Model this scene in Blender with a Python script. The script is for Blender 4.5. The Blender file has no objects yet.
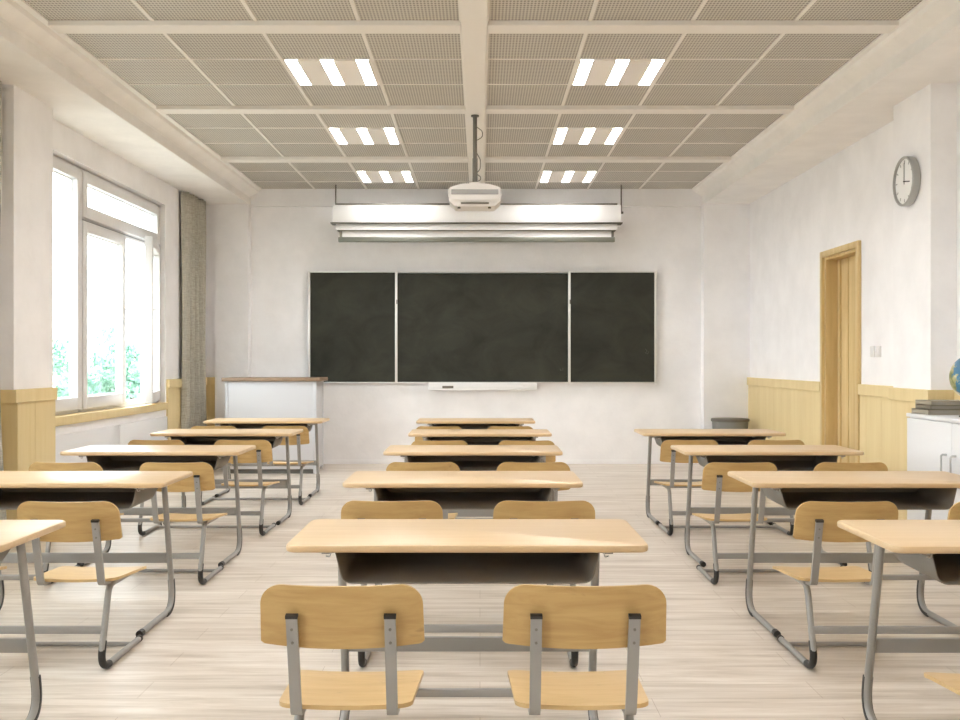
import bpy, bmesh, math, random
from mathutils import Vector, Matrix
random.seed(7)
sc = bpy.context.scene
C = sc.collection
F = 1015.0            # focal length in pixels of the 960 px frame
# ---------------------------------------------------------------- camera, world, exposure
cd = bpy.data.cameras.new('camera'); cam = bpy.data.objects.new('camera', cd); C.objects.link(cam)
cd.sensor_width = 36.0; cd.lens = F / 960.0 * 36.0
cam.location = (0, 0, 1.2); cam.rotation_euler = (math.pi / 2, 0, 0)
cd.shift_y = 1.0 / 960.0; cd.clip_start = .02; cd.clip_end = 600
sc.camera = cam
w = bpy.data.worlds.new('world'); sc.world = w; w.use_nodes = True
bg = w.node_tree.nodes['Background']; bg.inputs['Color'].default_value = (.90, .96, 1, 1); bg.inputs['Strength'].default_value = 3.6
sc.view_settings.view_transform = 'Standard'; sc.view_settings.look = 'None'
sc.view_settings.gamma = 1.0; sc.view_settings.use_curve_mapping = False
sc.view_settings.exposure = 1.42
LAMP = 22.0           # radiance of the ceiling lamps' strips
sd = bpy.data.lights.new('sun', 'SUN'); sun = bpy.data.objects.new('sun', sd); C.objects.link(sun)
sd.energy = 1.5; sd.angle = math.radians(2); sd.color = (1, .97, .92)
sun.rotation_euler = (math.radians(38), 0, math.radians(-70) + math.pi)   # high sun from behind the right side of the building: lights the yard, not the room
try:
    sc.cycles.use_denoising = True
    sc.cycles.max_bounces = 10; sc.cycles.diffuse_bounces = 7; sc.cycles.glossy_bounces = 4
    sc.cycles.transparent_max_bounces = 12; sc.cycles.sample_clamp_indirect = 8
    sc.cycles.caustics_reflective = False; sc.cycles.caustics_refractive = False
except Exception: pass

# ---------------------------------------------------------------- materials
def mat(name, col, rough=.6, metal=0.0, spec=.5):
    m = bpy.data.materials.new(name); m.use_nodes = True
    b = m.node_tree.nodes['Principled BSDF']
    b.inputs['Base Color'].default_value = (*col, 1); b.inputs['Roughness'].default_value = rough
    b.inputs['Metallic'].default_value = metal; b.inputs['Specular IOR Level'].default_value = spec
    return m
def nd(m, t, **kw):
    n = m.node_tree.nodes.new(t)
    for k, v in kw.items(): setattr(n, k, v)
    return n
def lk(m, a, b): m.node_tree.links.new(a, b)
def coords(m, scale=(1, 1, 1), rnd=False, kind='Object'):
    tc = nd(m, 'ShaderNodeTexCoord'); mp = nd(m, 'ShaderNodeMapping'); mp.inputs['Scale'].default_value = scale
    src = tc.outputs[kind]
    if rnd:
        oi = nd(m, 'ShaderNodeObjectInfo'); mu = nd(m, 'ShaderNodeVectorMath', operation='MULTIPLY_ADD')
        cb = nd(m, 'ShaderNodeCombineXYZ')
        for i in range(3): lk(m, oi.outputs['Random'], cb.inputs[i])
        mu.inputs[1].default_value = (37, 23, 11); lk(m, cb.outputs[0], mu.inputs[0]); lk(m, src, mu.inputs[2]); src = mu.outputs[0]
    lk(m, src, mp.inputs['Vector']); return mp.outputs['Vector']
def ramp(m, fac, stops):
    r = nd(m, 'ShaderNodeValToRGB'); e = r.color_ramp.elements
    while len(e) < len(stops): e.new(.5)
    for el, (p, c) in zip(e, stops): el.position = p; el.color = (*c, 1)
    lk(m, fac, r.inputs['Fac']); return r.outputs['Color']
def noise(m, vec, scale, detail=4, rough=.5, dist=0):
    n = nd(m, 'ShaderNodeTexNoise'); n.inputs['Scale'].default_value = scale; n.inputs['Detail'].default_value = detail
    n.inputs['Roughness'].default_value = rough; n.inputs['Distortion'].default_value = dist
    lk(m, vec, n.inputs['Vector']); return n.outputs['Fac']
def mix(m, fac, a, b, mode='MIX'):
    x = nd(m, 'ShaderNodeMix', data_type='RGBA', blend_type=mode)
    for s, v in ((0, fac), (6, a), (7, b)):
        if isinstance(v, (int, float)): x.inputs[s].default_value = v
        elif isinstance(v, tuple): x.inputs[s].default_value = (*v, 1)
        else: lk(m, v, x.inputs[s])
    return x.outputs[2]
def base(m, out): lk(m, out, m.node_tree.nodes['Principled BSDF'].inputs['Base Color'])
def bump(m, fac, strength, dist):
    b = nd(m, 'ShaderNodeBump'); b.inputs['Strength'].default_value = strength; b.inputs['Distance'].default_value = dist
    lk(m, fac, b.inputs['Height']); lk(m, b.outputs[0], m.node_tree.nodes['Principled BSDF'].inputs['Normal'])

def wood(name, c0, c1, c2, grain=(2, 30, 30), rough=.45, rnd=True, knots=True):
    m = mat(name, c1, rough)
    v = coords(m, grain, rnd)
    f = noise(m, v, 1.6, 5, .6, .6)
    c = ramp(m, f, [(.30, c0), (.5, c1), (.72, c2)])
    if knots:
        v2 = coords(m, (6, 16, 16), rnd)
        k = noise(m, v2, 1.0, 3, .6, 1.2)
        kf = ramp(m, k, [(.66, (0, 0, 0)), (.78, (1, 1, 1))])
        c = mix(m, kf, c, tuple(x * .68 for x in c0))
    base(m, c); return m
M = {}
M['top'] = wood('pale maple laminate', (.585, .41, .23), (.62, .445, .26), (.65, .48, .295), (1.2, 22, 22), .36, knots=False)
M['ply'] = wood('birch plywood', (.47, .29, .105), (.53, .345, .135), (.59, .40, .17), (3, 26, 26), .42)
M['seat'] = wood('seat plywood', (.56, .375, .165), (.62, .425, .20), (.66, .47, .24), (3, 20, 20), .38)
M['panelwood'] = wood('ash panelling', (.71, .56, .285), (.75, .60, .32), (.78, .635, .355), (7, 7, .5), .5, rnd=False, knots=False)
M['doorwood'] = wood('door veneer', (.56, .40, .175), (.64, .475, .225), (.71, .55, .29), (9, 9, .7), .5, rnd=False, knots=False)
M['brownwood'] = wood('brown wood edge', (.22, .14, .085), (.28, .185, .115), (.34, .235, .155), (3, 14, 14), .5)

def plaster(name, col):
    m = mat(name, col, .9, spec=.2); v = coords(m)
    f = noise(m, v, 3.0, 5, .6)
    base(m, ramp(m, f, [(.35, tuple(x * .955 for x in col)), (.65, tuple(min(1, x * 1.02) for x in col))]))
    bump(m, noise(m, v, 28, 4), .15, .01); return m
M['wall'] = plaster('white wall plaster', (.90, .89, .90))
M['soffit'] = plaster('soffit plaster', (.89, .87, .85))
M['trim'] = mat('ceiling grid metal', (.82, .785, .74), .6)
M['white'] = mat('white laminate', (.80, .80, .81), .4)
M['white2'] = mat('white podium laminate', (.62, .62, .645), .45)
M['frame'] = mat('white window plastic', (.74, .73, .73), .4)
M['gasket'] = mat('grey gasket', (.30, .29, .29), .5)
M['steel'] = mat('grey painted steel', (.335, .325, .31), .42, .15)
M['tray'] = mat('grey brown tray metal', (.22, .20, .175), .5, .2)
M['cap'] = mat('black plastic cap', (.022, .019, .017), .5)
M['chrome'] = mat('brushed handle metal', (.5, .5, .5), .3, .9)
M['alu'] = mat('aluminium frame', (.74, .73, .71), .4, .4)
M['bin'] = mat('grey bin plastic', (.20, .20, .19), .55)
M['dark'] = mat('dark grey metal', (.15, .135, .11), .5, .2)
M['screenwhite'] = mat('white screen housing', (.76, .745, .73), .55)
M['screenbar'] = mat('screen bottom bar', (.17, .17, .14), .45, .3)
M['proj'] = mat('projector white plastic', (.78, .75, .72), .4)
M['projgrey'] = mat('projector grey band', (.36, .35, .34), .5)
M['clockrim'] = mat('clock rim silver', (.42, .42, .40), .35, .6)
M['clockface'] = mat('clock face white', (.84, .84, .82), .5)
M['black'] = mat('black paint', (.03, .03, .03), .5)
M['chalk'] = mat('chalk', (.35, .35, .33), .9)
M['chalk2'] = mat('faint chalk', (.12, .12, .105), .9)
M['paper'] = mat('book pages', (.36, .33, .29), .8)
M['cover'] = mat('grey book cover', (.33, .29, .22), .6)
M['cover2'] = mat('dark brown book cover', (.20, .17, .125), .6)
M['bark'] = mat('bark', (.16, .12, .09), .9)
M['facade'] = mat('white facade', (.85, .84, .82), .8)
M['pane'] = mat('far window glass', (.30, .32, .34), .3)
M['ground'] = mat('pale paving', (.36, .36, .33), .9)
def leafmat():
    m = mat('pale leaves', (.10, .20, .14), .6)
    v = coords(m); base(m, ramp(m, noise(m, v, 1.5, 3), [(.35, (.11, .24, .18)), (.65, (.20, .33, .23))])); return m
M['leaf'] = leafmat()
# floor: washed wood boards, long streaks across the room
m = mat('washed wood floor', (.6, .55, .48), .38, spec=.45); M['floor'] = m
v1 = coords(m, (1.6, 20, 1)); f1 = noise(m, v1, 1.0, 8, .68, .5)
v2 = coords(m, (.8, 5.2, 1)); f2 = noise(m, v2, 1.0, 5, .55, .4)
c1 = ramp(m, f1, [(.28, (.46, .385, .31)), (.46, (.64, .565, .485)), (.64, (.77, .71, .64))])
c2 = ramp(m, f2, [(.35, (.86, .84, .82)), (.62, (1, 1, 1))])
cc = mix(m, 1.0, c1, c2, 'MULTIPLY')
bk = nd(m, 'ShaderNodeTexBrick'); bk.inputs['Scale'].default_value = 1; bk.inputs['Brick Width'].default_value = 1.22; bk.inputs['Row Height'].default_value = .19
bk.inputs['Mortar Size'].default_value = .0012; bk.inputs['Mortar Smooth'].default_value = .3
bk.inputs['Color1'].default_value = (1, 1, 1, 1); bk.inputs['Color2'].default_value = (.95, .945, .935, 1); bk.inputs['Mortar'].default_value = (.62, .56, .5, 1)
lk(m, coords(m), bk.inputs['Vector']); base(m, mix(m, 1.0, cc, bk.outputs['Color'], 'MULTIPLY'))
bump(m, f1, .06, .004)
# ceiling: expanded metal mesh
m = mat('expanded metal mesh', (.5, .45, .38), .6); M['mesh'] = m
tc = nd(m, 'ShaderNodeTexCoord'); sp = nd(m, 'ShaderNodeSeparateXYZ'); lk(m, tc.outputs['Object'], sp.inputs[0])
def math_(m, op, a, b=None):
    n = nd(m, 'ShaderNodeMath', operation=op)
    for i, x in enumerate((a, b)):
        if x is None: continue
        if isinstance(x, (int, float)): n.inputs[i].default_value = x
        else: lk(m, x, n.inputs[i])
    return n.outputs[0]
sx = math_(m, 'MULTIPLY', sp.outputs[0], math.pi / .020); sy = math_(m, 'MULTIPLY', sp.outputs[1], math.pi / .034)
a = math_(m, 'SINE', math_(m, 'ADD', sx, sy)); b_ = math_(m, 'SINE', math_(m, 'SUBTRACT', sx, sy))
p = math_(m, 'MULTIPLY', a, b_)
base(m, ramp(m, p, [(.02, (.585, .55, .49)), (.32, (.265, .245, .215))]))
# (ramp clamps the negative half, so a diamond lattice of strands with darker holes remains)
# blackboard
m = mat('blackboard slate', (.035, .035, .028), .75, spec=.3); M['board'] = m
v = coords(m, (1, 1, 1.3)); f = noise(m, v, 2.2, 6, .62, .6)
base(m, ramp(m, f, [(.30, (.018, .018, .0125)), (.75, (.044, .044, .033))]))
# curtain linen
m = mat('grey linen', (.30, .28, .235), .95, spec=.1); M['linen'] = m
v = coords(m, (14, 14, 130)); f = noise(m, v, 1.0, 3, .6)
v = coords(m, (240, 240, 14)); g = noise(m, v, 1.0, 2, .6)
base(m, mix(m, .5, ramp(m, f, [(.36, (.30, .28, .225)), (.62, (.52, .50, .435))]), ramp(m, g, [(.35, (.36, .34, .28)), (.65, (.60, .58, .51))])))
# globe
m = mat('globe map', (.1, .25, .45), .3); M['globe'] = m
v = coords(m); f = noise(m, v, 9, 6, .55)
land = ramp(m, noise(m, v, 14, 3), [(.40, (.20, .24, .07)), (.55, (.50, .45, .25)), (.66, (.80, .74, .62))])
oc = ramp(m, noise(m, v, 7, 2), [(.3, (.03, .12, .22)), (.7, (.07, .24, .38))])
mk = ramp(m, f, [(.50, (0, 0, 0)), (.515, (1, 1, 1))]); base(m, mix(m, mk, oc, land))
# glass
m = bpy.data.materials.new('window glass'); m.use_nodes = True; M['glass'] = m
nt = m.node_tree; nt.nodes.clear(); o = nd(m, 'ShaderNodeOutputMaterial'); t = nd(m, 'ShaderNodeBsdfTransparent'); g = nd(m, 'ShaderNodeBsdfGlossy')
g.inputs['Roughness'].default_value = .02; t.inputs['Color'].default_value = (.96, .98, .97, 1)
mx = nd(m, 'ShaderNodeMixShader'); mx.inputs[0].default_value = .05
lk(m, t.outputs[0], mx.inputs[1]); lk(m, g.outputs[0], mx.inputs[2]); lk(m, mx.outputs[0], o.inputs[0])
def emit(name, col, s):
    m = mat(name, col); b = m.node_tree.nodes['Principled BSDF']
    b.inputs['Emission Color'].default_value = (*col, 1); b.inputs['Emission Strength'].default_value = s; return m
M['lamp'] = emit('lit lamp strip', (.985, .975, .975), LAMP)

# ---------------------------------------------------------------- mesh helpers
def bx(bm, x0, x1, y0, y1, z0, z1, bev=0, mi=0):
    r = bmesh.ops.create_cube(bm, size=1); vs = r['verts']
    bmesh.ops.scale(bm, vec=(x1 - x0, y1 - y0, z1 - z0), verts=vs)
    bmesh.ops.translate(bm, vec=((x0 + x1) / 2, (y0 + y1) / 2, (z0 + z1) / 2), verts=vs)
    fs = {f for v in vs for f in v.link_faces}
    for f in fs: f.material_index = mi
    if bev:
        es = list({e for v in vs for e in v.link_edges})
        bmesh.ops.bevel(bm, geom=es, offset=bev, segments=2, affect='EDGES', profile=.5)
    return bm
def fillet(pts, r, n=6):
    out = [Vector(pts[0])]
    for i in range(1, len(pts) - 1):
        p = Vector(pts[i]); a = (Vector(pts[i - 1]) - p); b = (Vector(pts[i + 1]) - p)
        rr = r[i] if isinstance(r, (list, tuple)) else r
        ang = a.angle(b); t = min(rr / math.tan(ang / 2), a.length * .48, b.length * .48)
        a.normalize(); b.normalize(); p0 = p + a * t; p1 = p + b * t
        for k in range(n + 1):
            s = k / n; out.append(p0 * (1 - s) ** 2 + p * 2 * s * (1 - s) + p1 * s ** 2)
    out.append(Vector(pts[-1])); return out
def sweep(bm, pts, prof, side=Vector((1, 0, 0)), closed_ends=True, mi=0):
    """prof: list of (u, v); u along side, v along the path normal"""
    rings = []; n = len(pts)
    for i, p in enumerate(pts):
        t = (pts[min(i + 1, n - 1)] - pts[max(i - 1, 0)]).normalized()
        s = (side - t * side.dot(t)).normalized(); nn = t.cross(s)
        rings.append([bm.verts.new(p + s * u + nn * v) for u, v in prof])
    k = len(prof)
    for i in range(n - 1):
        for j in range(k):
            f = bm.faces.new((rings[i][j], rings[i][(j + 1) % k], rings[i + 1][(j + 1) % k], rings[i + 1][j])); f.material_index = mi
    if closed_ends:
        for rg in (rings[0], list(reversed(rings[-1]))):
            f = bm.faces.new(rg); f.material_index = mi
    return bm
def circ(r, n=12, ry=None): return [(r * math.cos(2 * math.pi * k / n), (ry or r) * math.sin(2 * math.pi * k / n)) for k in range(n)]
def rect(w_, h): return [(-w_ / 2, -h / 2), (w_ / 2, -h / 2), (w_ / 2, h / 2), (-w_ / 2, h / 2)]
def cyl(bm, p0, p1, r, n=16, r2=None):
    p0 = Vector(p0); p1 = Vector(p1); d = p1 - p0; s = Vector((1, 0, 0)) if abs(d.normalized().x) < .9 else Vector((0, 1, 0))
    t = d.normalized(); s = (s - t * s.dot(t)).normalized(); nn = t.cross(s); rs = []
    for p, rr in ((p0, r), (p1, r if r2 is None else r2)):
        rs.append([bm.verts.new(p + s * (rr * math.cos(2 * math.pi * k / n)) + nn * (rr * math.sin(2 * math.pi * k / n))) for k in range(n)])
    for j in range(n): bm.faces.new((rs[0][j], rs[0][(j + 1) % n], rs[1][(j + 1) % n], rs[1][j]))
    bm.faces.new(rs[0]); bm.faces.new(list(reversed(rs[1]))); return bm
def lathe(bm, prof, n=32, c=(0, 0, 0)):
    rs = []
    for r, z in prof:
        rs.append([bm.verts.new((c[0] + r * math.cos(2 * math.pi * k / n), c[1] + r * math.sin(2 * math.pi * k / n), c[2] + z)) for k in range(n)])
    for i in range(len(rs) - 1):
        for j in range(n): bm.faces.new((rs[i][j], rs[i][(j + 1) % n], rs[i + 1][(j + 1) % n], rs[i + 1][j]))
    bm.faces.new(list(reversed(rs[0]))); bm.faces.new(rs[-1]); return bm
def plate(bm, w_, y0, y1, r, z0, z1, bev=.005, n=6):
    """rounded rectangular board, rounded rims"""
    rings = []
    for ins, z in ((bev, z0), (bev * .3, z0 + bev * .3), (0, z0 + bev), (0, z1 - bev), (bev * .3, z1 - bev * .3), (bev, z1)):
        ring = []; hw = w_ / 2 - ins; a0, a1 = y0 + ins, y1 - ins; rr = max(r - ins, .001)
        for cx, cy, st in ((hw - rr, a1 - rr, 0), (-hw + rr, a1 - rr, 1), (-hw + rr, a0 + rr, 2), (hw - rr, a0 + rr, 3)):
            for k in range(n + 1):
                t = (st + k / n) * math.pi / 2; ring.append(bm.verts.new((cx + rr * math.cos(t), cy + rr * math.sin(t), z)))
        rings.append(ring)
    L = len(rings[0])
    for i in range(len(rings) - 1):
        for j in range(L): bm.faces.new((rings[i][j], rings[i][(j + 1) % L], rings[i + 1][(j + 1) % L], rings[i + 1][j]))
    bm.faces.new(list(reversed(rings[0]))); bm.faces.new(rings[-1]); return bm
def slab(bm, hw, lo, hi, fn, th, nx=28, nz=8):
    """a bent sheet: columns over x in [-hw,hw], each from lo(x) to hi(x); fn(x, s, off) -> point"""
    A, B = [], []
    for i in range(nx + 1):
        x = -hw * math.cos(math.pi * i / nx)
        a, b = lo(x), hi(x)
        A.append([bm.verts.new(fn(x, a + (b - a) * j / nz, th / 2)) for j in range(nz + 1)])
        B.append([bm.verts.new(fn(x, a + (b - a) * j / nz, -th / 2)) for j in range(nz + 1)])
    for i in range(nx):
        for j in range(nz):
            bm.faces.new((A[i][j], A[i][j + 1], A[i + 1][j + 1], A[i + 1][j])); bm.faces.new((B[i][j], B[i + 1][j], B[i + 1][j + 1], B[i][j + 1]))
        bm.faces.new((A[i][0], A[i + 1][0], B[i + 1][0], B[i][0])); bm.faces.new((A[i][nz], B[i][nz], B[i + 1][nz], A[i + 1][nz]))
    for j in range(nz):
        bm.faces.new((A[0][j], B[0][j], B[0][j + 1], A[0][j + 1])); bm.faces.new((A[nx][j], A[nx][j + 1], B[nx][j + 1], B[nx][j]))
    return bm
def NB(): return bmesh.new()
def obj(name, bm, m, parent=None, smooth=True, loc=None):
    bmesh.ops.recalc_face_normals(bm, faces=bm.faces)
    me = bpy.data.meshes.new(name); bm.to_mesh(me); bm.free()
    for mm in (m if isinstance(m, (list, tuple)) else [m]): me.materials.append(mm)
    if smooth:
        for p in me.polygons: p.use_smooth = True
        me.set_sharp_from_angle(angle=math.radians(38))
    o = bpy.data.objects.new(name, me); C.objects.link(o)
    if parent: o.parent = parent
    if loc: o.location = loc
    return o
def tag(o, label, cat, group=None):
    o['label'] = label; o['category'] = cat
    if group: o['group'] = group
    return o
def thing(name, label, cat, loc=(0, 0, 0), rotz=0, group=None):
    o = bpy.data.objects.new(name, None); C.objects.link(o); o.location = loc; o.rotation_euler = (0, 0, rotz)
    o.empty_display_size = .1
    return tag(o, label, cat, group)
def struct(name, bm, m, smooth=False):
    o = obj(name, bm, m, None, smooth); o['kind'] = 'structure'; return o
def kids(o): return [c for c in bpy.data.objects if c.parent == o]
def dup(o, parent=None):
    ch = kids(o); c = o.copy(); C.objects.link(c)
    if parent: c.parent = parent
    for k in ch: dup(k, c)
    return c

# ---------------------------------------------------------------- room shell
XL, XR, YB, YF = -3.19, 3.11, 11.85, -2.6       # window wall, right wall, board wall, wall behind the camera
PL = -3.055; SB = 3.01; CZ = 3.20               # pillar face, soffit underside, mesh ceiling
b = NB(); bx(b, XL - .3, XR + .35, YF - .1, YB + .1, -.12, 0); struct('floor', b, M['floor'])
# ceiling mesh sheets
b = NB(); bx(b, -2.53, 2.455, YF, 11.80, CZ, CZ + .04); struct('ceiling', b, M['mesh'])
b = NB(); bx(b, -2.64, 2.57, YF, 11.80, CZ + .041, CZ + .12); struct('ceiling', b, M['soffit'])
# soffit / cove down both long sides
def cove(sx, xt, xi, xo, name):
    prof = [(xt, CZ + .05), (xt, CZ - .012), (xt + sx * .035, CZ - .018), (xt + sx * .045, CZ - .045), (xi - sx * .012, SB + .10), (xi, SB + .085), (xi, SB + .004), (xi + sx * .004, SB), (xo, SB), (xo, CZ + .05)]
    b = NB(); rs = [[b.verts.new((x, y, z)) for x, z in prof] for y in (YF, 11.85)]
    n = len(prof)
    for j in range(n): b.faces.new((rs[0][j], rs[0][(j + 1) % n], rs[1][(j + 1) % n], rs[1][j]))
    b.faces.new(rs[0]); b.faces.new(rs[1]); o = struct(name, b, M['soffit']); return o
cove(-1, -2.53, -2.67, XL - .02, 'trim_1'); cove(1, 2.455, 2.58, XR + .02, 'trim_2')
# cross beams and centre beam
n = 3
for y in (-.0, 1.985, 3.97, 5.955, 7.94, 9.925):
    b = NB(); bx(b, -2.535, -.114, y, y + .15, CZ - .032, CZ + .001, .004); bx(b, .046, 2.46, y, y + .15, CZ - .032, CZ + .001, .004)
    struct('trim_%d' % n, b, M['trim']); n += 1
b = NB(); bx(b, -.110, .042, YF, 11.79, CZ - .034, CZ + .001, .004); bx(b, -.122, -.110, YF, 11.79, CZ - .012, CZ + .001); bx(b, .042, .054, YF, 11.79, CZ - .012, CZ + .001)
struct('trim_%d' % n, b, M['trim']); n += 1
# thin runners between mesh sheets
b = NB(); T = .612; TX = .603
for k in (1, 2, 3):
    x = -.11 - TX * k; bx(b, x - .011, x + .011, YF, 11.79, CZ - .008, CZ + .001)
    x = .042 + TX * k; bx(b, x - .011, x + .011, YF, 11.79, CZ - .008, CZ + .001)
for y in (.0, 1.985, 3.97, 5.955, 7.94, 9.925):
    for k in (1, 2):
        yy = y + .15 + T * k
        if yy < 11.6: bx(b, -2.53, 2.455, yy - .005, yy + .005, CZ - .006, CZ + .001)
struct('trim_%d' % n, b, M['trim']); n += 1
# board wall with corner pilasters and a beam across the top
b = NB(); bx(b, XL - .3, XR + .35, YB, YB + .15, 0, CZ + .2)
struct('wall_back', b, M['wall'])
b = NB(); bx(b, PL, -2.67, 11.70, YB, 0, SB + .001); bx(b, 2.58, XR + .01, 11.70, YB, 0, SB + .001); bx(b, -2.665, 2.575, 11.79, YB, SB - .01, CZ + .12)
bx(b, XL - .01, PL, 11.78, YB, 0, SB + .001)
struct('trim_%d' % n, b, M['wall']); n += 1
b = NB(); bx(b, -2.67, 2.58, 11.835, YB, 0, .045); bx(b, PL, -2.66, 11.685, 11.70, 0, .045); bx(b, 2.57, XR - .03, 11.685, 11.70, 0, .045); struct('baseboard_back', b, M['wall'])
b = NB(); bx(b, XL - .3, XR + .35, YF - .15, YF, 0, CZ + .2); struct('wall_front', b, M['wall'])
# window wall
WINS = [(7.28, 10.28), (2.45, 5.45), (-2.38, .62)]
Z0, Z1 = .78, 2.78
b = NB(); ys = [YF] + [y for w_ in sorted(WINS) for y in w_] + [YB]
for i in range(0, len(ys), 2): bx(b, XL - .25, XL, ys[i], ys[i + 1], 0, CZ)
for a, c in WINS: bx(b, XL - .25, XL, a, c, 0, Z0 - .07); bx(b, XL - .25, XL, a, c, Z1, CZ)
struct('wall_left', b, M['wall'])
for a, c in ((6.65, 7.26), (1.82, 2.43)):
    b = NB(); bx(b, XL - .01, PL, a, c, 0, SB + .001); struct('trim_%d' % n, b, M['wall']); n += 1
# right wall with pier and doorway
DY0, DY1, DZ = 8.33, 9.15, 2.13
b = NB(); bx(b, XR, XR + .25, YF, DY0, 0, CZ); bx(b, XR, XR + .25, DY1, YB, 0, CZ); bx(b, XR, XR + .25, DY0, DY1, DZ, CZ)
struct('wall_right', b, M['wall'])
for a, c in ((6.62, 7.22), (1.8, 2.4)):
    b = NB(); bx(b, 2.94, XR + .01, a, c, 0, SB + .001); struct('trim_%d' % n, b, M['wall']); n += 1
# wood wainscot with a thicker cap
def wains(name, segs):
    b = NB()
    for x0, x1, y0, y1, f in segs:   # f: unit outward axis ('x+','x-','y-')
        t1, t2 = .018, .034
        for z0, z1, t in ((0, .925, t1), (.925, 1.012, t2)):
            if f == 'x+': bx(b, x0, x0 + t, y0, y1, z0, z1, .003 if t == t2 else 0)
            if f == 'x-': bx(b, x0 - t, x0, y0, y1, z0, z1, .003 if t == t2 else 0)
            if f == 'y-': bx(b, x0, x1, y0 - t, y0, z0, z1, .003 if t == t2 else 0)
        # proud vertical battens mark the board joints
        if f in ('x+', 'x-'):
            k = y0 + .30
            while k < y1 - .05:
                s = 1 if f == 'x+' else -1
                xs = sorted((x0 + s * t1, x0 + s * (t1 + .001))); bx(b, xs[0], xs[1], k - .003, k + .003, .05, .925); k += .30
    return struct(name, b, M['panelwood'])
wains('trim_%d' % n, [(XR, 0, 9.21, 11.70, 'x-'), (XR, 0, 7.225, 8.265, 'x-'), (2.94, 0, 6.605, 7.22, 'x-'), (2.906, XR, 6.62, 0, 'y-'), (XR, 0, 2.4, 6.60, 'x-'), (2.94, 0, 1.8, 2.4, 'x-'), (XR, 0, YF, 1.8, 'x-')]); n += 1
wains('trim_%d' % n, [(XL, 0, 10.32, 11.78, 'x+'), (XL, PL, 11.78, 0, 'y-'), (PL, 0, 6.635, 7.26, 'x+'), (XL, PL + .034, 6.65, 0, 'y-'), (XL, 0, 5.45, 6.63, 'x+'), (PL, 0, 1.82, 2.43, 'x+'), (XL, 0, .62, 1.82, 'x+')]); n += 1

# ---------------------------------------------------------------- windows
def window(idx, y0, y1):
    r = bpy.data.objects.new('window_%d' % idx, None); C.objects.link(r); r['kind'] = 'structure'; r.location = (XL - .10, y0, Z0)
    W, H = y1 - y0, Z1 - Z0; ym1, ym2, zt = .97, 1.98, H - .42
    b = NB()
    for a, c in ((0, .055), (W - .055, W), (ym1 - .03, ym1 + .03)): bx(b, -.04, .03, a, c, 0, H, .004)
    bx(b, -.04, .03, 0, W, 0, .055, .004); bx(b, -.04, .03, 0, W, H - .055, H, .004); bx(b, -.04, .03, ym1, W, zt - .028, zt + .028, .004)
    obj('window_frame', b, M['frame'], r)
    def sash(ya, yb, za, zb, nm='sash', ang=0, fr=.088):
        s = NB(); w_ = yb - ya; h = zb - za
        bx(s, -.03, .04, -w_, -w_ + fr, 0, h, .006); bx(s, -.03, .04, -fr, 0, 0, h, .006); bx(s, -.03, .04, -w_ + fr, -fr, 0, fr + .01, .004); bx(s, -.03, .04, -w_ + fr, -fr, h - fr, h, .004)
        for qa, qb, qc, qd in ((-w_ + fr, -w_ + fr + .008, fr, h - fr), (-fr - .008, -fr, fr, h - fr), (-w_ + fr, -fr, fr + .008, fr + .018), (-w_ + fr, -fr, h - fr - .008, h - fr)): bx(s, -.024, -.006, qa, qb, qc, qd)
        o = obj(nm, s, M['frame'], r, loc=(.022, yb, za)); o.rotation_euler = (0, 0, math.radians(ang))
        g = NB(); bx(g, -.018, -.011, -w_ + fr, -fr, fr, h - fr); obj('glass_pane', g, M['glass'], o, smooth=False)
        return o
    sash(.035, ym1 - .015, .03, H - .03)
    sash(ym1 + .015, W - .03, zt + .015, H - .03)
    s = sash(ym1 + .015, ym2, .03, zt - .015)
    h = NB(); bx(h, .03, .045, -.045, -.02, .82, .90, .003); cyl(h, (.04, -.032, .86), (.07, -.032, .86), .007); bx(h, .06, .075, -.042, -.022, .75, .87, .004); obj('window_handle', h, M['frame'], s)
    s = sash(ym2, W - .03, .03, zt - .015, 'open_sash', 13.5)
    h = NB(); bx(h, .03, .045, -.97, -.945, .82, .90, .003); bx(h, .06, .075, -.967, -.947, .75, .87, .004); cyl(h, (.04, -.957, .86), (.07, -.957, .86), .007); obj('window_handle', h, M['frame'], s)
    g = NB(); bx(g, .03, .034, .04, W - .04, H - .030, H - .022); bx(g, .028, .036, ym1 - .006, ym1 + .006, .03, H - .03); bx(g, .028, .0335, ym1, W - .05, zt - .008, zt + .004); obj('gasket', g, M['gasket'], r, smooth=False)
    g = NB(); bx(g, -.15, .13, -.0, W, -.07, 0, .006); obj('window_sill', g, M['panelwood'], r)
    return r
for i, (a, c) in enumerate(WINS): window(i + 1, a, c)
def radiator(y0, y1, label):
    r = thing('radiator_cover', label, 'radiator cover', (XL + .006, y0, 0)); W = y1 - y0
    for a, c in ((.02, W / 2 - .008), (W / 2 + .008, W - .28)):
        b = NB(); bx(b, .0, .022, a, c, .09, .640, .003); obj('cover_panel', b, M['white'], r)
    b = NB(); bx(b, .0, .012, .02, W - .28, 0.001, .088); obj('plinth', b, M['gasket'], r, smooth=False)
radiator(7.28, 10.55, 'white flat radiator cover panels under the wooden sill of the far window')

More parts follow.
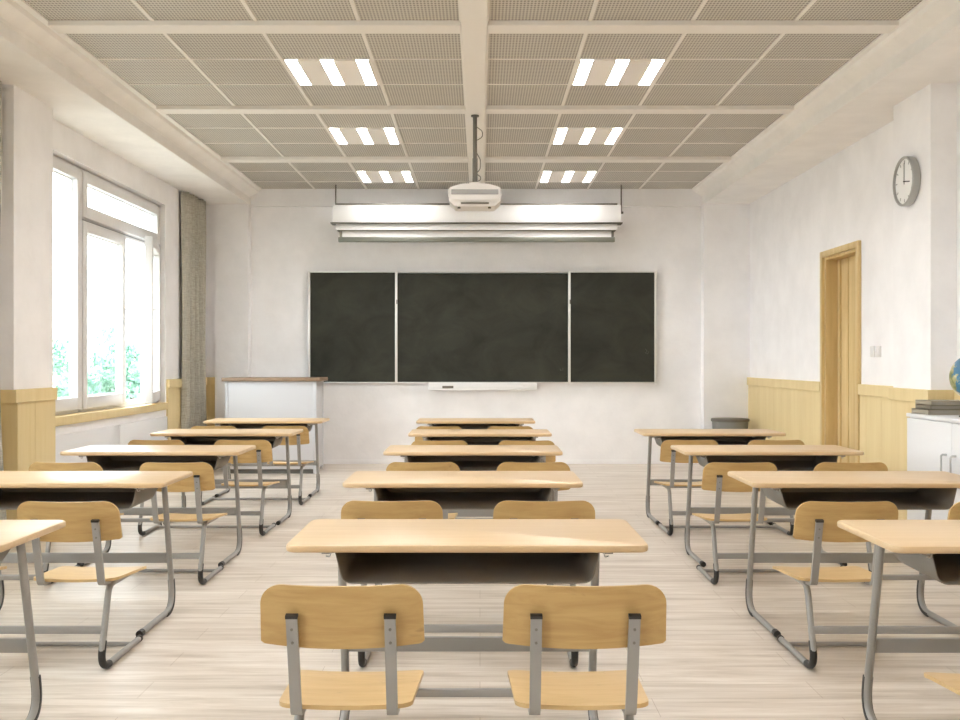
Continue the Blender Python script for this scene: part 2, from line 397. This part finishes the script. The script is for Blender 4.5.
# ---------------------------------------------------------------- door
d = bpy.data.objects.new('door_1', None); C.objects.link(d); d['kind'] = 'structure'; d.location = (XR, DY0, 0)
W = DY1 - DY0
b = NB()
for a, c in ((-.055, .0), (W, W + .055)): bx(b, -.03, .0, a, c, 0, DZ + .055, .004)
bx(b, -.03, 0, 0, W, DZ, DZ + .055, .004)
bx(b, -.0, .16, -.0, .022, 0, DZ); bx(b, 0, .16, W - .022, W, 0, DZ); bx(b, 0, .16, .022, W - .022, DZ - .022, DZ)
obj('door_frame', b, M['doorwood'], d)
b = NB(); bx(b, .105, .15, .024, W - .024, .006, DZ - .024, .002)
bx(b, .098, .106, .024, .05, .006, DZ - .03); bx(b, .09, .106, W - .12, W - .085, .006, DZ - .03); bx(b, .098, .106, W - .30, W - .285, .006, DZ - .03)
lf = obj('door_leaf', b, M['doorwood'], d)
b = NB(); cyl(b, (.105, .09, 1.0), (.065, .09, 1.0), .012); lathe(b, [(.004, -.02), (.018, -.014), (.02, 0), (.018, .014), (.004, .02)], 16, (.06, .09, 1.0)); obj('door_handle', b, M['dark'], lf)

# ---------------------------------------------------------------- ceiling lamps
def lamp():
    r = thing('ceiling_light', 'x', 'ceiling light'); W = T - .024
    b = NB(); xs = [(.012, .097), (.246, .336), (.482, .566)]
    cur = 0
    for a, c in ((0, .012), (.097, .246), (.336, .482), (.566, .583)): bx(b, a, c, 0, W + .01, -.012, 0, .001)
    obj('frame', b, M['trim'], r, smooth=False)
    for a, c in xs:
        b = NB(); bx(b, a + .004, c - .004, .004, W, -.005, -.0005); s = obj('diffuser', b, M['lamp'], r, smooth=False)
        b = NB()
        for k in range(13): bx(b, a + .002, c - .002, .02 + k * .046, .026 + k * .046, -.016, -.0052)
        bx(b, a, a + .003, 0, W, -.014, -.0005); bx(b, c - .003, c, 0, W, -.014, -.0005)
        obj('louver', b, M['alu'], s, smooth=False)
    return r
L0 = lamp()
rows = [(6.105 + T, 'nearest'), (8.09 + T, 'middle'), (10.075 + T, 'farthest')]
first = True
for ys, nm in rows + [(4.12 + T, None), (2.135 + T, None), (.15 + T, None)]:
    for x, side in ((-.11 - 2 * TX + .010, 'left'), (.042 + TX + .010, 'right')):
        o = L0 if first else dup(L0); first = False
        o.location = (x, ys + .006, CZ - .001)
        if nm:
            o['label'] = {'nearest': 'largest lit', 'middle': 'mid-sized lit', 'farthest': 'smallest lit'}[nm] + ' three-strip ceiling light %s of the centre beam, %s' % (side, {'nearest': 'nearest the viewer', 'middle': 'in the middle bay', 'farthest': 'closest to the board wall'}[nm])
        else:
            o['label'] = 'three-strip ceiling light %s of the centre beam in the %s bay above the desks' % (side, {4.12: 'fourth', 2.135: 'fifth', .15: 'sixth'}[round(ys - T, 3)])
        o['group'] = 'three-strip lights in the mesh ceiling' if nm else 'ceiling lights above the viewer'

# ---------------------------------------------------------------- blackboard
r = thing('blackboard', 'wide black three-panel blackboard in thin metal frame on the far wall', 'blackboard', (0, 11.85, .942))
def P(px): return (px - 480) * 11.8 / F
bz1 = (361 - 271.2) * 11.78 / F + 1.2 - .942
for i, (a, c, yy) in enumerate(((309.5, 395.5, -.045), (397.5, 568, -.03), (570.5, 655, -.045))):
    b = NB(); bx(b, P(a), P(c), yy - .012, yy + .012, 0.012, bz1 - .012 - (.012 if i == 1 else 0)); o = obj('board_panel', b, M['board'], r, smooth=False)
    if i:
        b = NB()
        if i == 2:
            x = P(646); z = .34
            sweep(b, [Vector((x + u, yy - .0125, z + v)) for u, v in ((-.01, .06), (.012, .03), (-.012, .012), (.02, .0), (.03, .028))], circ(.002, 6), Vector((0, 1, 0)))
        else:
            x = P(563); sweep(b, [Vector((x - .035, yy - .0125, .17)), Vector((x - .03, yy - .0125, .15)), Vector((x, yy - .0125, .152)), Vector((x, yy - .0125, .18))], circ(.0018, 6), Vector((0, 1, 0)))
        obj('chalk_mark', b, M['chalk2'], o)
b = NB()
for a in (309.2, 396.3, 569.3, 655.4): bx(b, P(a) - .014, P(a) + .014, -.068, 0, 0, bz1, .002)
bx(b, P(309), P(656), -.062, 0, bz1 - .014, bz1, .002); bx(b, P(309), P(656), -.062, 0, 0, .014, .002)
obj('frame', b, M['alu'], r)
b = NB(); bx(b, P(397) - .006, P(397) + .006, -.073, -.067, .92, .97); bx(b, P(570) - .006, P(570) + .006, -.073, -.067, .92, .97); obj('latch', b, M['dark'], r)
r = thing('chalk_ledge', 'shallow white control ledge under the middle blackboard panel', 'ledge', (0, 11.85, .86))
b = NB(); bx(b, P(428.5), P(536.5), -.09, 0, 0, .082, .006); bx(b, P(428.5), P(536.5), -.10, -.085, 0, .014, .003); obj('housing', b, M['screenwhite'], r)
b = NB(); bx(b, P(442.5), P(453.5), -.094, -.088, .024, .052, .001); obj('label_plate', b, M['dark'], r)

# ---------------------------------------------------------------- projection screen
SY = 11.45
def S(px, py, y=SY): return ((px - 480) * y / F, 1.2 + (361 - py) * y / F)
r = thing('projection_screen', 'long white retracted projection screen hung on two rods above the blackboard', 'projection screen', (0, SY, 0))
def sbox(x0, x1, y0, y1, d0, d1, bev=.003):
    b = NB(); a = S(x0, y1); c = S(x1, y0); bx(b, a[0], c[0], d0, d1, a[1], c[1], bev); return b
obj('rear_rail', sbox(336, 617.5, 203.2, 204.8, .0, .03), M['dark'], r)
obj('housing', sbox(332.8, 621, 204.9, 222.3, .0, .15, .006), M['screenwhite'], r)
obj('front_lip', sbox(330.5, 622.5, 222.4, 223.6, -.015, .15, .002), M['dark'], r)
obj('lower_housing', sbox(335.5, 617.5, 223.8, 229.7, .02, .13), M['screenwhite'], r)
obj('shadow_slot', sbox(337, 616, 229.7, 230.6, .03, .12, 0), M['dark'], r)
obj('screen_fabric', sbox(341, 613, 230.6, 236.5, .06, .063, 0), M['screenwhite'], r, smooth=False)
bt = obj('weight_bar', sbox(337.5, 615.5, 236.5, 241.5, .04, .085, .008), M['screenbar'], r)
b = NB()
for x in (339, 612): a = S(x, 237); c = S(x + 2.4, 229.7); bx(b, a[0], c[0], .045, .08, a[1], c[1])
obj('end_bracket', b, M['dark'], bt)
for x in (335, 622):
    a = S(x, 212); b = NB(); cyl(b, (a[0], .06, a[1]), (a[0], .06, CZ - .002), .008, 10); o = obj('hanging_rod', b, M['dark'], r)
    b = NB(); bx(b, a[0] - .022, a[0] + .022, .04, .08, a[1] - .012, a[1] + .012, .002); obj('bracket', b, M['dark'], o)

# ---------------------------------------------------------------- projector
r = thing('projector', 'white projector hanging from the centre beam on a dark pole', 'projector', (-.040, 8.1, 0))
b = NB(); cyl(b, (0, .02, 2.60), (0, .02, CZ - .036), .017, 14); cyl(b, (0, .02, 2.63), (0, .02, 2.82), .021, 14); obj('pole', b, M['dark'], r)
b = NB(); cyl(b, (0, .02, CZ - .046), (0, .02, CZ - .035), .032, 20); obj('ceiling_mount', b, M['dark'], r)
b = NB()
def arc(z0, z1, dx): return fillet([(0.004, .02, z0), (dx, .02, z0 - (z0 - z1) * .35), (dx, .02, z1 + (z0 - z1) * .25), (.004, .02, z1)], .04)
for z0, z1, dx in ((3.08, 2.96, .06), (2.88, 2.69, .042), (2.70, 2.63, .045)): sweep(b, arc(z0, z1, dx), circ(.0035, 8), Vector((0, 1, 0)))
obj('cable', b, M['dark'], r)
b = NB()
hw = .208
outl = [(-hw, 2.497), (-hw, 2.555), (-hw + .03, 2.570), (-.10, 2.592), (.10, 2.592), (hw - .03, 2.570), (hw, 2.555), (hw, 2.497), (hw - .03, 2.455), (-hw + .03, 2.455)]
def extr(b, outl, ya, yb, bev=0):
    f0 = [b.verts.new((x, ya, z)) for x, z in outl]; f1 = [b.verts.new((x, yb, z)) for x, z in outl]; n = len(outl)
    fs = [b.faces.new(f0), b.faces.new(list(reversed(f1)))]
    for j in range(n): fs.append(b.faces.new((f0[j], f1[j], f1[(j + 1) % n], f0[(j + 1) % n])))
    if bev: bmesh.ops.bevel(b, geom=list({e for f in fs for e in f.edges}), offset=bev, segments=2, affect='EDGES')
    return b
extr(b, outl, -.15, .16, .009); o = obj('body', b, M['proj'], r)
b = NB(); bx(b, -.185, .185, -.156, -.148, 2.505, 2.545, .004); obj('grille_band', b, M['projgrey'], o)
b = NB(); extr(b, [(-.205, 2.462), (-.205, 2.485), (.205, 2.485), (.205, 2.462), (.155, 2.415), (-.155, 2.415)], -.13, .14, .006); obj('lower_casing', b, M['proj'], r)
b = NB(); bx(b, -.11, .11, -.139, -.128, 2.432, 2.446, .002); obj('vent_slot', b, M['dark'], r)
for x in (-.125, .115):
    b = NB(); cyl(b, (x, -.10, 2.402), (x, -.10, 2.418), .012, 12); obj('foot', b, M['dark'], r)
b = NB(); bx(b, -.04, .04, -.03, .07, 2.60, 2.625, .004); obj('mount_bracket', b, M['proj'], r)

# ---------------------------------------------------------------- teacher's podium
r = thing('teacher_podium', 'white teacher podium with a brown wooden top in front of the far wall', 'podium', (-2.70, 10.78, 0))
b = NB(); bx(b, 0, .958, 0, .47, .05, .984, .006); obj('body', b, M['white2'], r)
b = NB(); bx(b, .93, .965, -.008, .02, .0, .984, .003); bx(b, -.007, .025, -.008, .02, .0, .984, .003); bx(b, .93, .965, .45, .478, 0, .984, .003); bx(b, -.007, .025, .45, .478, 0, .984, .003); obj('corner_post', b, M['white2'], r)
b = NB(); bx(b, .03, .92, .04, .44, .0, .05); obj('plinth', b, M['bin'], r)
b = NB(); bx(b, -.035, 1.008, -.04, .51, .985, 1.022, .005); obj('top', b, M['brownwood'], r)

# ---------------------------------------------------------------- waste bin
r = thing('waste_bin', 'round grey waste bin in the far right corner beside the panelling', 'bin', (2.80, 11.36, 0))
b = NB(); lathe(b, [(.165, 0), (.17, .004), (.20, .535), (.205, .54), (.205, .555), (.193, .555), (.19, .53), (.16, .02)], 36); obj('bucket', b, M['bin'], r)
b = NB(); lathe(b, [(.2055, .525), (.211, .53), (.211, .552), (.2055, .556)], 36); obj('rim', b, M['dark'], r)
kids(r)
# ---------------------------------------------------------------- clock
r = thing('wall_clock', 'round silver-rimmed wall clock showing three o\'clock on the right pier', 'clock', (2.94, 6.93, 2.426), 0)
R_ = .169
def ring_x(b, prof, n=48):   # lathe around the x axis, prof = (r, x)
    rs = [[b.verts.new((x, rr * math.cos(2 * math.pi * k / n), rr * math.sin(2 * math.pi * k / n))) for k in range(n)] for rr, x in prof]
    for i in range(len(rs) - 1):
        for j in range(n): b.faces.new((rs[i][j], rs[i][(j + 1) % n], rs[i + 1][(j + 1) % n], rs[i + 1][j]))
    return rs
b = NB(); rs = ring_x(b, [(R_ - .006, -.001), (R_, -.006), (R_, -.052), (R_ - .004, -.056), (R_ - .013, -.056), (R_ - .016, -.048), (R_ - .016, -.03)]); b.faces.new(rs[0]); obj('rim', b, M['clockrim'], r)
b = NB(); rs = ring_x(b, [(R_ - .0155, -.040), (R_ - .0155, -.036)]); b.faces.new(rs[0]); b.faces.new(rs[1]); fc = obj('clock_face', b, M['clockface'], r)
b = NB()
for k in range(12):
    t = k * math.pi / 6; big = 1
    q = Matrix.Rotation(t, 4, 'X'); s = NB(); bx(s, -.0425, -.0405, -.0035, .0035, R_ - .048, R_ - .026)
    bmesh.ops.transform(s, matrix=q, verts=s.verts); me = bpy.data.meshes.new('t'); s.to_mesh(me); s.free(); b.from_mesh(me); bpy.data.meshes.remove(me)
obj('dial_marks', b, M['projgrey'], fc, smooth=False)
b = NB(); bx(b, -.046, -.044, -.003, .003, -.02, .125); obj('minute_hand', b, M['black'], r, smooth=False)
b = NB(); bx(b, -.044, -.042, -.085, .02, -.0045, .0035); hh = obj('hour_hand', b, M['black'], r, smooth=False); hh.rotation_euler = (math.radians(9), 0, 0)
# ---------------------------------------------------------------- switches
for y, wh in ((8.03, 'farther'), (7.905, 'nearer')):
    r = thing('light_switch', 'small white light switch right of the door, %s of the two' % wh, 'light switch', (XR, y, 1.275))
    b = NB(); bx(b, -.009, 0, -.043, .043, -.043, .043, .003); obj('plate', b, M['screenwhite'], r)
    b = NB(); bx(b, -.013, -.008, -.018, .018, -.030, .030, .002); obj('rocker', b, M['frame'], r)

# ---------------------------------------------------------------- low cabinet, books, globe
CX = 2.714
r = thing('storage_cabinet', 'low white two-door storage cabinet against the right wall', 'cabinet', (CX, 5.26, 0)); W = 1.20
b = NB(); bx(b, .022, XR - CX - .036, 0, W, .06, .845, .003); obj('body', b, M['white'], r)
b = NB(); bx(b, .0, XR - CX - .036, -.01, W + .005, .847, .870, .003); obj('top', b, M['white'], r)
b = NB(); bx(b, .04, XR - CX - .06, .01, W - .01, 0, .059); obj('plinth', b, M['bin'], r, smooth=False)
for k, (a, c) in enumerate(((.003, W / 2 - .015), (W / 2 - .011, W - .003))):
    b = NB(); bx(b, .002, .0215, a, c, .065, .840, .002); o = obj('door', b, M['white'], r)
    y = (c - .055) if k == 0 else (a + .06)
    b = NB(); sweep(b, fillet([(.003, y, .655), (-.03, y, .655), (-.03, y, .52), (.003, y, .52)], .012), circ(.006, 8), Vector((0, 1, 0))); obj('handle', b, M['chrome'], o)
for k, (x0, z, h, y0, y1, lab) in enumerate(((2.738, .871, .030, 6.20, 6.44, 'bottom'), (2.758, .902, .026, 6.21, 6.43, 'middle'), (2.756, .929, .026, 6.20, 6.425, 'top'))):
    r = thing('book', 'grey-brown hardback book, %s of the stack on the white cabinet' % lab, 'book', (x0, y0, z), 0, 'books stacked on the cabinet')
    wx = .30; d_ = y1 - y0
    b = NB(); bx(b, 0, wx, 0, d_, 0, .0035, .001); bx(b, 0, wx, 0, d_, h - .0035, h, .001); bx(b, 0, .0035, 0, d_, 0, h, .001); obj('cover', b, M['cover'] if k != 1 else M['cover2'], r)
    b = NB(); bx(b, .004, wx - .006, .005, d_ - .005, .0036, h - .0036); obj('pages', b, M['paper'], r, smooth=False)
r = thing('desk_globe', 'blue desk globe standing on the white cabinet at the right edge', 'globe', (2.90, 5.95, .8705))
b = NB(); bmesh.ops.create_uvsphere(b, u_segments=40, v_segments=24, radius=.137); o = obj('sphere', b, M['globe'], r, loc=(0, 0, .235)); o.rotation_euler = (0, math.radians(23), 0)
b = NB(); lathe(b, [(.085, 0), (.085, .008), (.03, .02), (.012, .03), (.010, .088), (.004, .09)], 28); obj('base', b, M['dark'], r)
b = NB(); pts = [Vector((.148 * math.sin(t), 0, .235 - .148 * math.cos(t))) for t in [math.radians(-5 + 8 * k) for k in range(22)]]; sweep(b, pts, rect(.012, .004), Vector((0, 1, 0))); obj('meridian_arm', b, M['chrome'], r)

# ---------------------------------------------------------------- curtains
def curtain(y0, y1, label, amp=.036, top_y1=None):
    b = NB(); n = 200; nz = 26; rows_ = []
    for j in range(nz + 1):
        s = j / nz; z = .03 + (SB - .01 - .03) * s; row = []
        for i in range(n + 1):
            u = i / n; q = u * (y1 - y0); pinch = 1 - .10 * math.sin(math.pi * min(1, s * 1.2)) * u
            a = amp * (1 - .35 * s)
            x = -3.180 + .035 * u + 2.5 * a * abs(math.sin(u * math.pi * (y1 - y0) / .165 + .25 * math.sin(3 * s + 5 * u))) + .010 * math.sin(u * 47 + 2 * s)
            row.append(b.verts.new((x, y0 + q * pinch, z)))
        rows_.append(row)
    for j in range(nz):
        for i in range(n): b.faces.new((rows_[j][i], rows_[j][i + 1], rows_[j + 1][i + 1], rows_[j + 1][i]))
    o = obj('curtain', b, M['linen']); so = o.modifiers.new('thickness', 'SOLIDIFY'); so.thickness = .003
    return tag(o, label, 'curtain')
curtain(10.74, 11.46, 'grey woven curtain hanging full length between the window and the far corner')
curtain(5.62, 6.60, 'grey woven curtain just showing at the left edge, before the near pillar')

# ---------------------------------------------------------------- desks
HX = .413
DX = .411
def make_desk():
    r = thing('double_desk', 'x', 'desk')
    b = NB(); plate(b, 1.045, 0, .49, .035, .652, .674, .007); obj('tabletop', b, M['top'], r)
    # tray: open to the front, rounded lower edges, closed behind
    b = NB(); rs = []
    for y, dz in ((.07, 0), (.36, .004), (.41, .03)):
        path = fillet([(-.385, y, .652), (-.362, y, .553 + dz), (.362, y, .553 + dz), (.385, y, .652)], .035, 5)
        rs.append([b.verts.new(p) for p in path])
    for i in range(2):
        for j in range(len(rs[0]) - 1): b.faces.new((rs[i][j], rs[i][j + 1], rs[i + 1][j + 1], rs[i + 1][j]))
    b.faces.new(rs[-1])
    o = obj('book_tray', b, M['tray'], r); so = o.modifiers.new('thickness', 'SOLIDIFY'); so.thickness = .004; so.offset = 1
    for s in (-1, 1):
        b = NB(); path = fillet([(s * DX, .37, .650), (s * DX, .515, .0145), (s * DX, .06, .0145)], [0, .09, 0], 10)
        sweep(b, path, circ(.0135, 14)); lg = obj('leg', b, M['steel'], r)
        # black glide round the bend and black end cap
        sub = [p for p in path[1:-1]]
        a = (Vector(path[0]) - Vector(path[1])).normalized(); g = [path[1] + a * .03] + sub + [path[-2] + Vector((0, -.01, 0))]
        b = NB(); sweep(b, g, [(-.0155, .002), (-.0135, -.0142), (.0135, -.0142), (.0155, .002)] , Vector((1, 0, 0)))
        b2 = NB(); sweep(b2, g, [(-.0155, -.002), (-.0135, .0142), (.0135, .0142), (.0155, -.002)], Vector((1, 0, 0)))
        # keep the strip that lies outside the bend
        cen = Vector((s * DX, .3, .2))
        da = sum((v.co - cen).length for v in b.verts); db = sum((v.co - cen).length for v in b2.verts)
        keep, drop = (b, b2) if da > db else (b2, b); drop.free(); obj('glide_strip', keep, M['cap'], lg)
        b = NB(); cyl(b, (s * DX, .028, .0155), (s * DX, .066, .0155), .0155, 14); obj('end_cap', b, M['cap'], lg)
        b = NB(); bx(b, s * DX - .012, s * DX + .012, .05, .385, .640, .652); bx(b, min(s * .36, s * DX), max(s * .36, s * DX), .33, .35, .618, .640, .002); obj('top_bracket', b, M['steel'], r)
        b = NB(); x = s * .392; sweep(b, fillet([(s * .385, .05, .645), (x + s * .004, .045, .645), (x + s * .006, .045, .632), (x + s * .018, .045, .636)], .008, 4), circ(.0022, 8), Vector((0, 0, 1))); obj('bag_hook', b, M['chrome'], r)
    b = NB(); bx(b, -DX, DX, .462, .482, .238, .285, .003); obj('crossbar', b, M['steel'], r)
    return r
BW = .196
def make_pair():
    """two plywood chairs joined on one tubular frame; origin under the backrests"""
    r = thing('double_chair', 'x', 'double chair')
    for s in (-1, 1):
        path = fillet([(s * HX, .37, .322), (s * HX, .105, .322), (s * HX, .005, .0135), (s * HX, .455, .0135)], [0, .05, .07, 0], 10)
        b = NB(); sweep(b, path, circ(.0125, 14)); lg = obj('leg', b, M['steel'], r)
        bend = [p for p in path if p.z < .075 and p.y < .12]
        t = (path[12] - path[11]); top = bend[0] - (bend[1] - bend[0]).normalized() * .02
        up = (Vector((s * HX, .105, .322)) - Vector((s * HX, .005, .0135))).normalized()
        b = NB(); sweep(b, [bend[0] + up * .05] + bend + [bend[-1] + Vector((0, .005, 0))], circ(.0142, 14)); obj('bend_cap', b, M['cap'], lg)
        b = NB(); cyl(b, (s * HX, .448, .0145), (s * HX, .464, .0145), .0145, 14); obj('end_cap', b, M['cap'], lg)
    b = NB(); bx(b, -HX, HX, .255, .273, .306, .327, .003); obj('seat_rail', b, M['steel'], r)
    b = NB(); bx(b, -HX, HX, .042, .058, .144, .174, .003); obj('crossbar', b, M['steel'], r)
    b = NB(); cyl(b, (-HX, .375, .0135), (HX, .375, .0135), .0095, 10); obj('floor_bar', b, M['steel'], r)
    for s in (-1, 1):
        cx = s * .293
        hs, rc = .165, .03
        def lo(x): q = max(0, abs(x) - (hs - rc)) / rc; return .055 + rc * (1 - math.sqrt(max(0, 1 - min(1, q) ** 2)))
        def hi(x): q = max(0, abs(x) - (hs - rc)) / rc; return .402 - rc * .9 * (1 - math.sqrt(max(0, 1 - min(1, q) ** 2)))
        def fn(x, y, o): return (cx + x * (1 + .22 * (y - .055)), y, .347 - .056 * (y - .055) + o + .007 * (x / hs) ** 2 - .05 * max(0, y - .34))
        b = NB(); slab(b, hs, lo, hi, fn, .011); obj('seat', b, M['seat'], r)
        rb = .055
        def lo2(x): return .506 + .010 * (abs(x) / BW) ** 2 + (.006 * (max(0, abs(x) - (BW - .008)) / .008))
        def hi2(x):
            q = max(0, abs(x) - (BW - rb)) / rb
            return .664 + .004 * (abs(x) / BW) ** 2 - rb * .95 * (1 - math.sqrt(max(0, 1 - min(1, q) ** 2)))
        def fn2(x, z, o): return (cx + x * (1 + .045 * (z - .6) / .09 * -.3 + 0), -.012 + .022 * (x / BW) ** 2 - .23 * (z - .6) + o, z)
        b = NB(); slab(b, BW, lo2, hi2, fn2, .010, 36, 8); obj('backrest', b, M['ply'], r)
        for q in (-1, 1):
            x = cx + q * .117 - s * .002
            path = fillet([(x, .10, .332), (x, .038, .338), (x, -.026, .590)], [0, .028, 0], 8)
            b = NB(); sweep(b, path, rect(.027, .012)); bmesh.ops.bevel(b, geom=[e for e in b.edges], offset=.002, segments=1, affect='EDGES') if False else None
            po = obj('back_post', b, M['steel'], r)
            e = path[-1]; d_ = (path[-1] - path[-2]).normalized()
            b = NB(); sweep(b, [e - d_ * .001, e + d_ * .007], rect(.029, .014)); obj('post_cap', b, M['cap'], po)
            b = NB()
            for k in (.03, .065):
                c0 = e - d_ * k; cyl(b, c0 + Vector((0, -.0085, 0)), c0 + Vector((0, -.004, 0)), .0035, 10)
            obj('rivet', b, M['tray'], po)
    return r
desk0 = make_desk(); pair0 = make_pair()
desks = [
 (-.037, 2.895, 'pale wooden double desk nearest the viewer in the middle column, full width in view'),
 (-.075, 4.375, 'pale wooden double desk second from the viewer in the middle column'),
 (-.041, 5.87, 'pale wooden double desk third of five in the middle column'),
 (.0, 7.34, 'pale wooden double desk in the middle column, directly before the one by the board'),
 (-.038, 8.86, 'pale wooden double desk in the middle column closest to the blackboard'),
 (-1.886, 2.88, 'pale wooden double desk cut off by the left edge, nearest in the window column'),
 (-1.888, 4.37, 'pale wooden double desk second from the viewer in the window column'),
 (-1.918, 5.87, 'pale wooden double desk third in the window column, before the near window pane'),
 (-1.886, 7.38, 'pale wooden double desk fourth in the window column'),
 (-1.905, 8.88, 'pale wooden double desk in the window column standing before the podium'),
 (1.698, 2.88, 'pale wooden double desk cut off by the right edge, nearest in the door column'),
 (1.70, 4.37, 'pale wooden double desk second from the viewer in the door column'),
 (1.712, 5.88, 'pale wooden double desk third in the door column, with the chair pair before it'),
 (1.712, 7.38, 'pale wooden double desk farthest in the door column, nearest the waste bin')]
pairs = [  # x, y of the backrests
 (-.04, 2.44, 'joined pair of plywood chairs largest and nearest in the middle foreground'),
 (-.046, 3.90, 'joined pair of plywood chairs just behind the nearest middle desk'),
 (-.01, 5.38, 'joined pair of plywood chairs between the second and third middle desks'),
 (.02, 6.84, 'joined pair of plywood chairs between the third and fourth middle desks'),
 (-.045, 8.33, 'joined pair of plywood chairs at the middle desk closest to the blackboard'),
 (-1.869, 3.88, 'joined pair of plywood chairs nearest in the window column, by the left edge'),
 (-1.90, 5.37, 'joined pair of plywood chairs at the third desk of the window column'),
 (-1.905, 6.89, 'joined pair of plywood chairs at the fourth desk of the window column'),
 (-1.90, 8.36, 'joined pair of plywood chairs in the window column closest to the podium'),
 (1.694, 2.42, 'joined pair of chairs mostly cut off at the bottom right corner'),
 (1.697, 3.88, 'joined pair of plywood chairs at the second desk of the door column'),
 (1.67, 5.37, 'joined pair of plywood chairs at the third desk of the door column'),
 (1.717, 6.89, 'joined pair of plywood chairs farthest in the door column, nearest the bin')]
for i, (x, y, lab) in enumerate(desks):
    o = desk0 if i == 0 else dup(desk0)
    o.location = (x, y, 0); o['label'] = lab; o['group'] = 'double desks in three columns'
for i, (x, y, lab) in enumerate(pairs):
    o = pair0 if i == 0 else dup(pair0)
    o.location = (x, y, 0); o['label'] = lab; o['group'] = 'joined chair pairs at the desks'

# ---------------------------------------------------------------- outside
b = NB(); bx(b, -120, -4.2, -60, 140, -3.7, -3.5); struct('ground', b, M['ground'])
r = thing('apartment_building', 'pale far building with rows of small dark windows seen through the window', 'building', (-34, 72, -3.5))
b = NB(); bx(b, 0, 16, 0, 10, 0, 11.2, .05); wl = obj('wall', b, M['facade'], r)
for k in range(4):
    b = NB(); bx(b, 0, 16, -.5, 0, 1.6 + 2.7 * k, 1.75 + 2.7 * k); obj('balcony', b, M['facade'], r)
for k in range(3):
    for j in range(6):
        if random.random() < .35: continue
        b = NB(); x = 1.5 + j * 2.5; bx(b, x, x + 1.2, -.04, .02, 5.3 + 2.1 * k, 5.3 + 2.1 * k + .35); obj('window', b, M['pane'], r, smooth=False)
def tree(x, y, zc, rr, label, seed):
    rnd = random.Random(seed)
    t = thing('leafy_tree', label, 'tree', (x, y, -3.5), 0, 'trees outside the window')
    b = NB(); sweep(b, [Vector((0, 0, 0)), Vector((.05, 0, (zc + 3.5) * .5)), Vector((0, .05, zc + 3.5))], circ(.11, 8)); obj('trunk', b, M['bark'], t)
    b = NB(); cl = [(rnd.gauss(0, .45) * rr, rnd.gauss(0, .45) * rr, rnd.gauss(0, .5) * rr) for _ in range(16)]
    for c in cl:
        for _ in range(95):
            d = Vector((rnd.gauss(0, 1), rnd.gauss(0, 1), rnd.gauss(0, 1))).normalized() * (rr * .30 * rnd.random() ** .4)
            p = Vector(c) + d + Vector((0, 0, zc + 3.5)); u = Vector((rnd.gauss(0, 1), rnd.gauss(0, 1), rnd.gauss(0, 1))).normalized(); v = u.orthogonal().normalized(); s = .07
            b.faces.new([b.verts.new(p + u * s), b.verts.new(p + v * s * .6), b.verts.new(p - u * s), b.verts.new(p - v * s * .6)])
    obj('foliage', b, M['leaf'], t, smooth=False)
for k, (px, py, Y, rr, lab) in enumerate(((70, 366, 24, 1.1, 'pale green tree outside seen through the left fixed pane'), (106, 384, 36, 1.0, 'pale green tree outside seen low through the middle casement'),
        (134, 356, 31, .9, 'small pale green tree outside in the upper part of the open casement'), (133, 384, 24, .7, 'small pale green tree outside low in the open casement'))):
    tree((px - 480) * Y / F, Y, 1.2 + (361 - py) * Y / F, rr, lab, k)
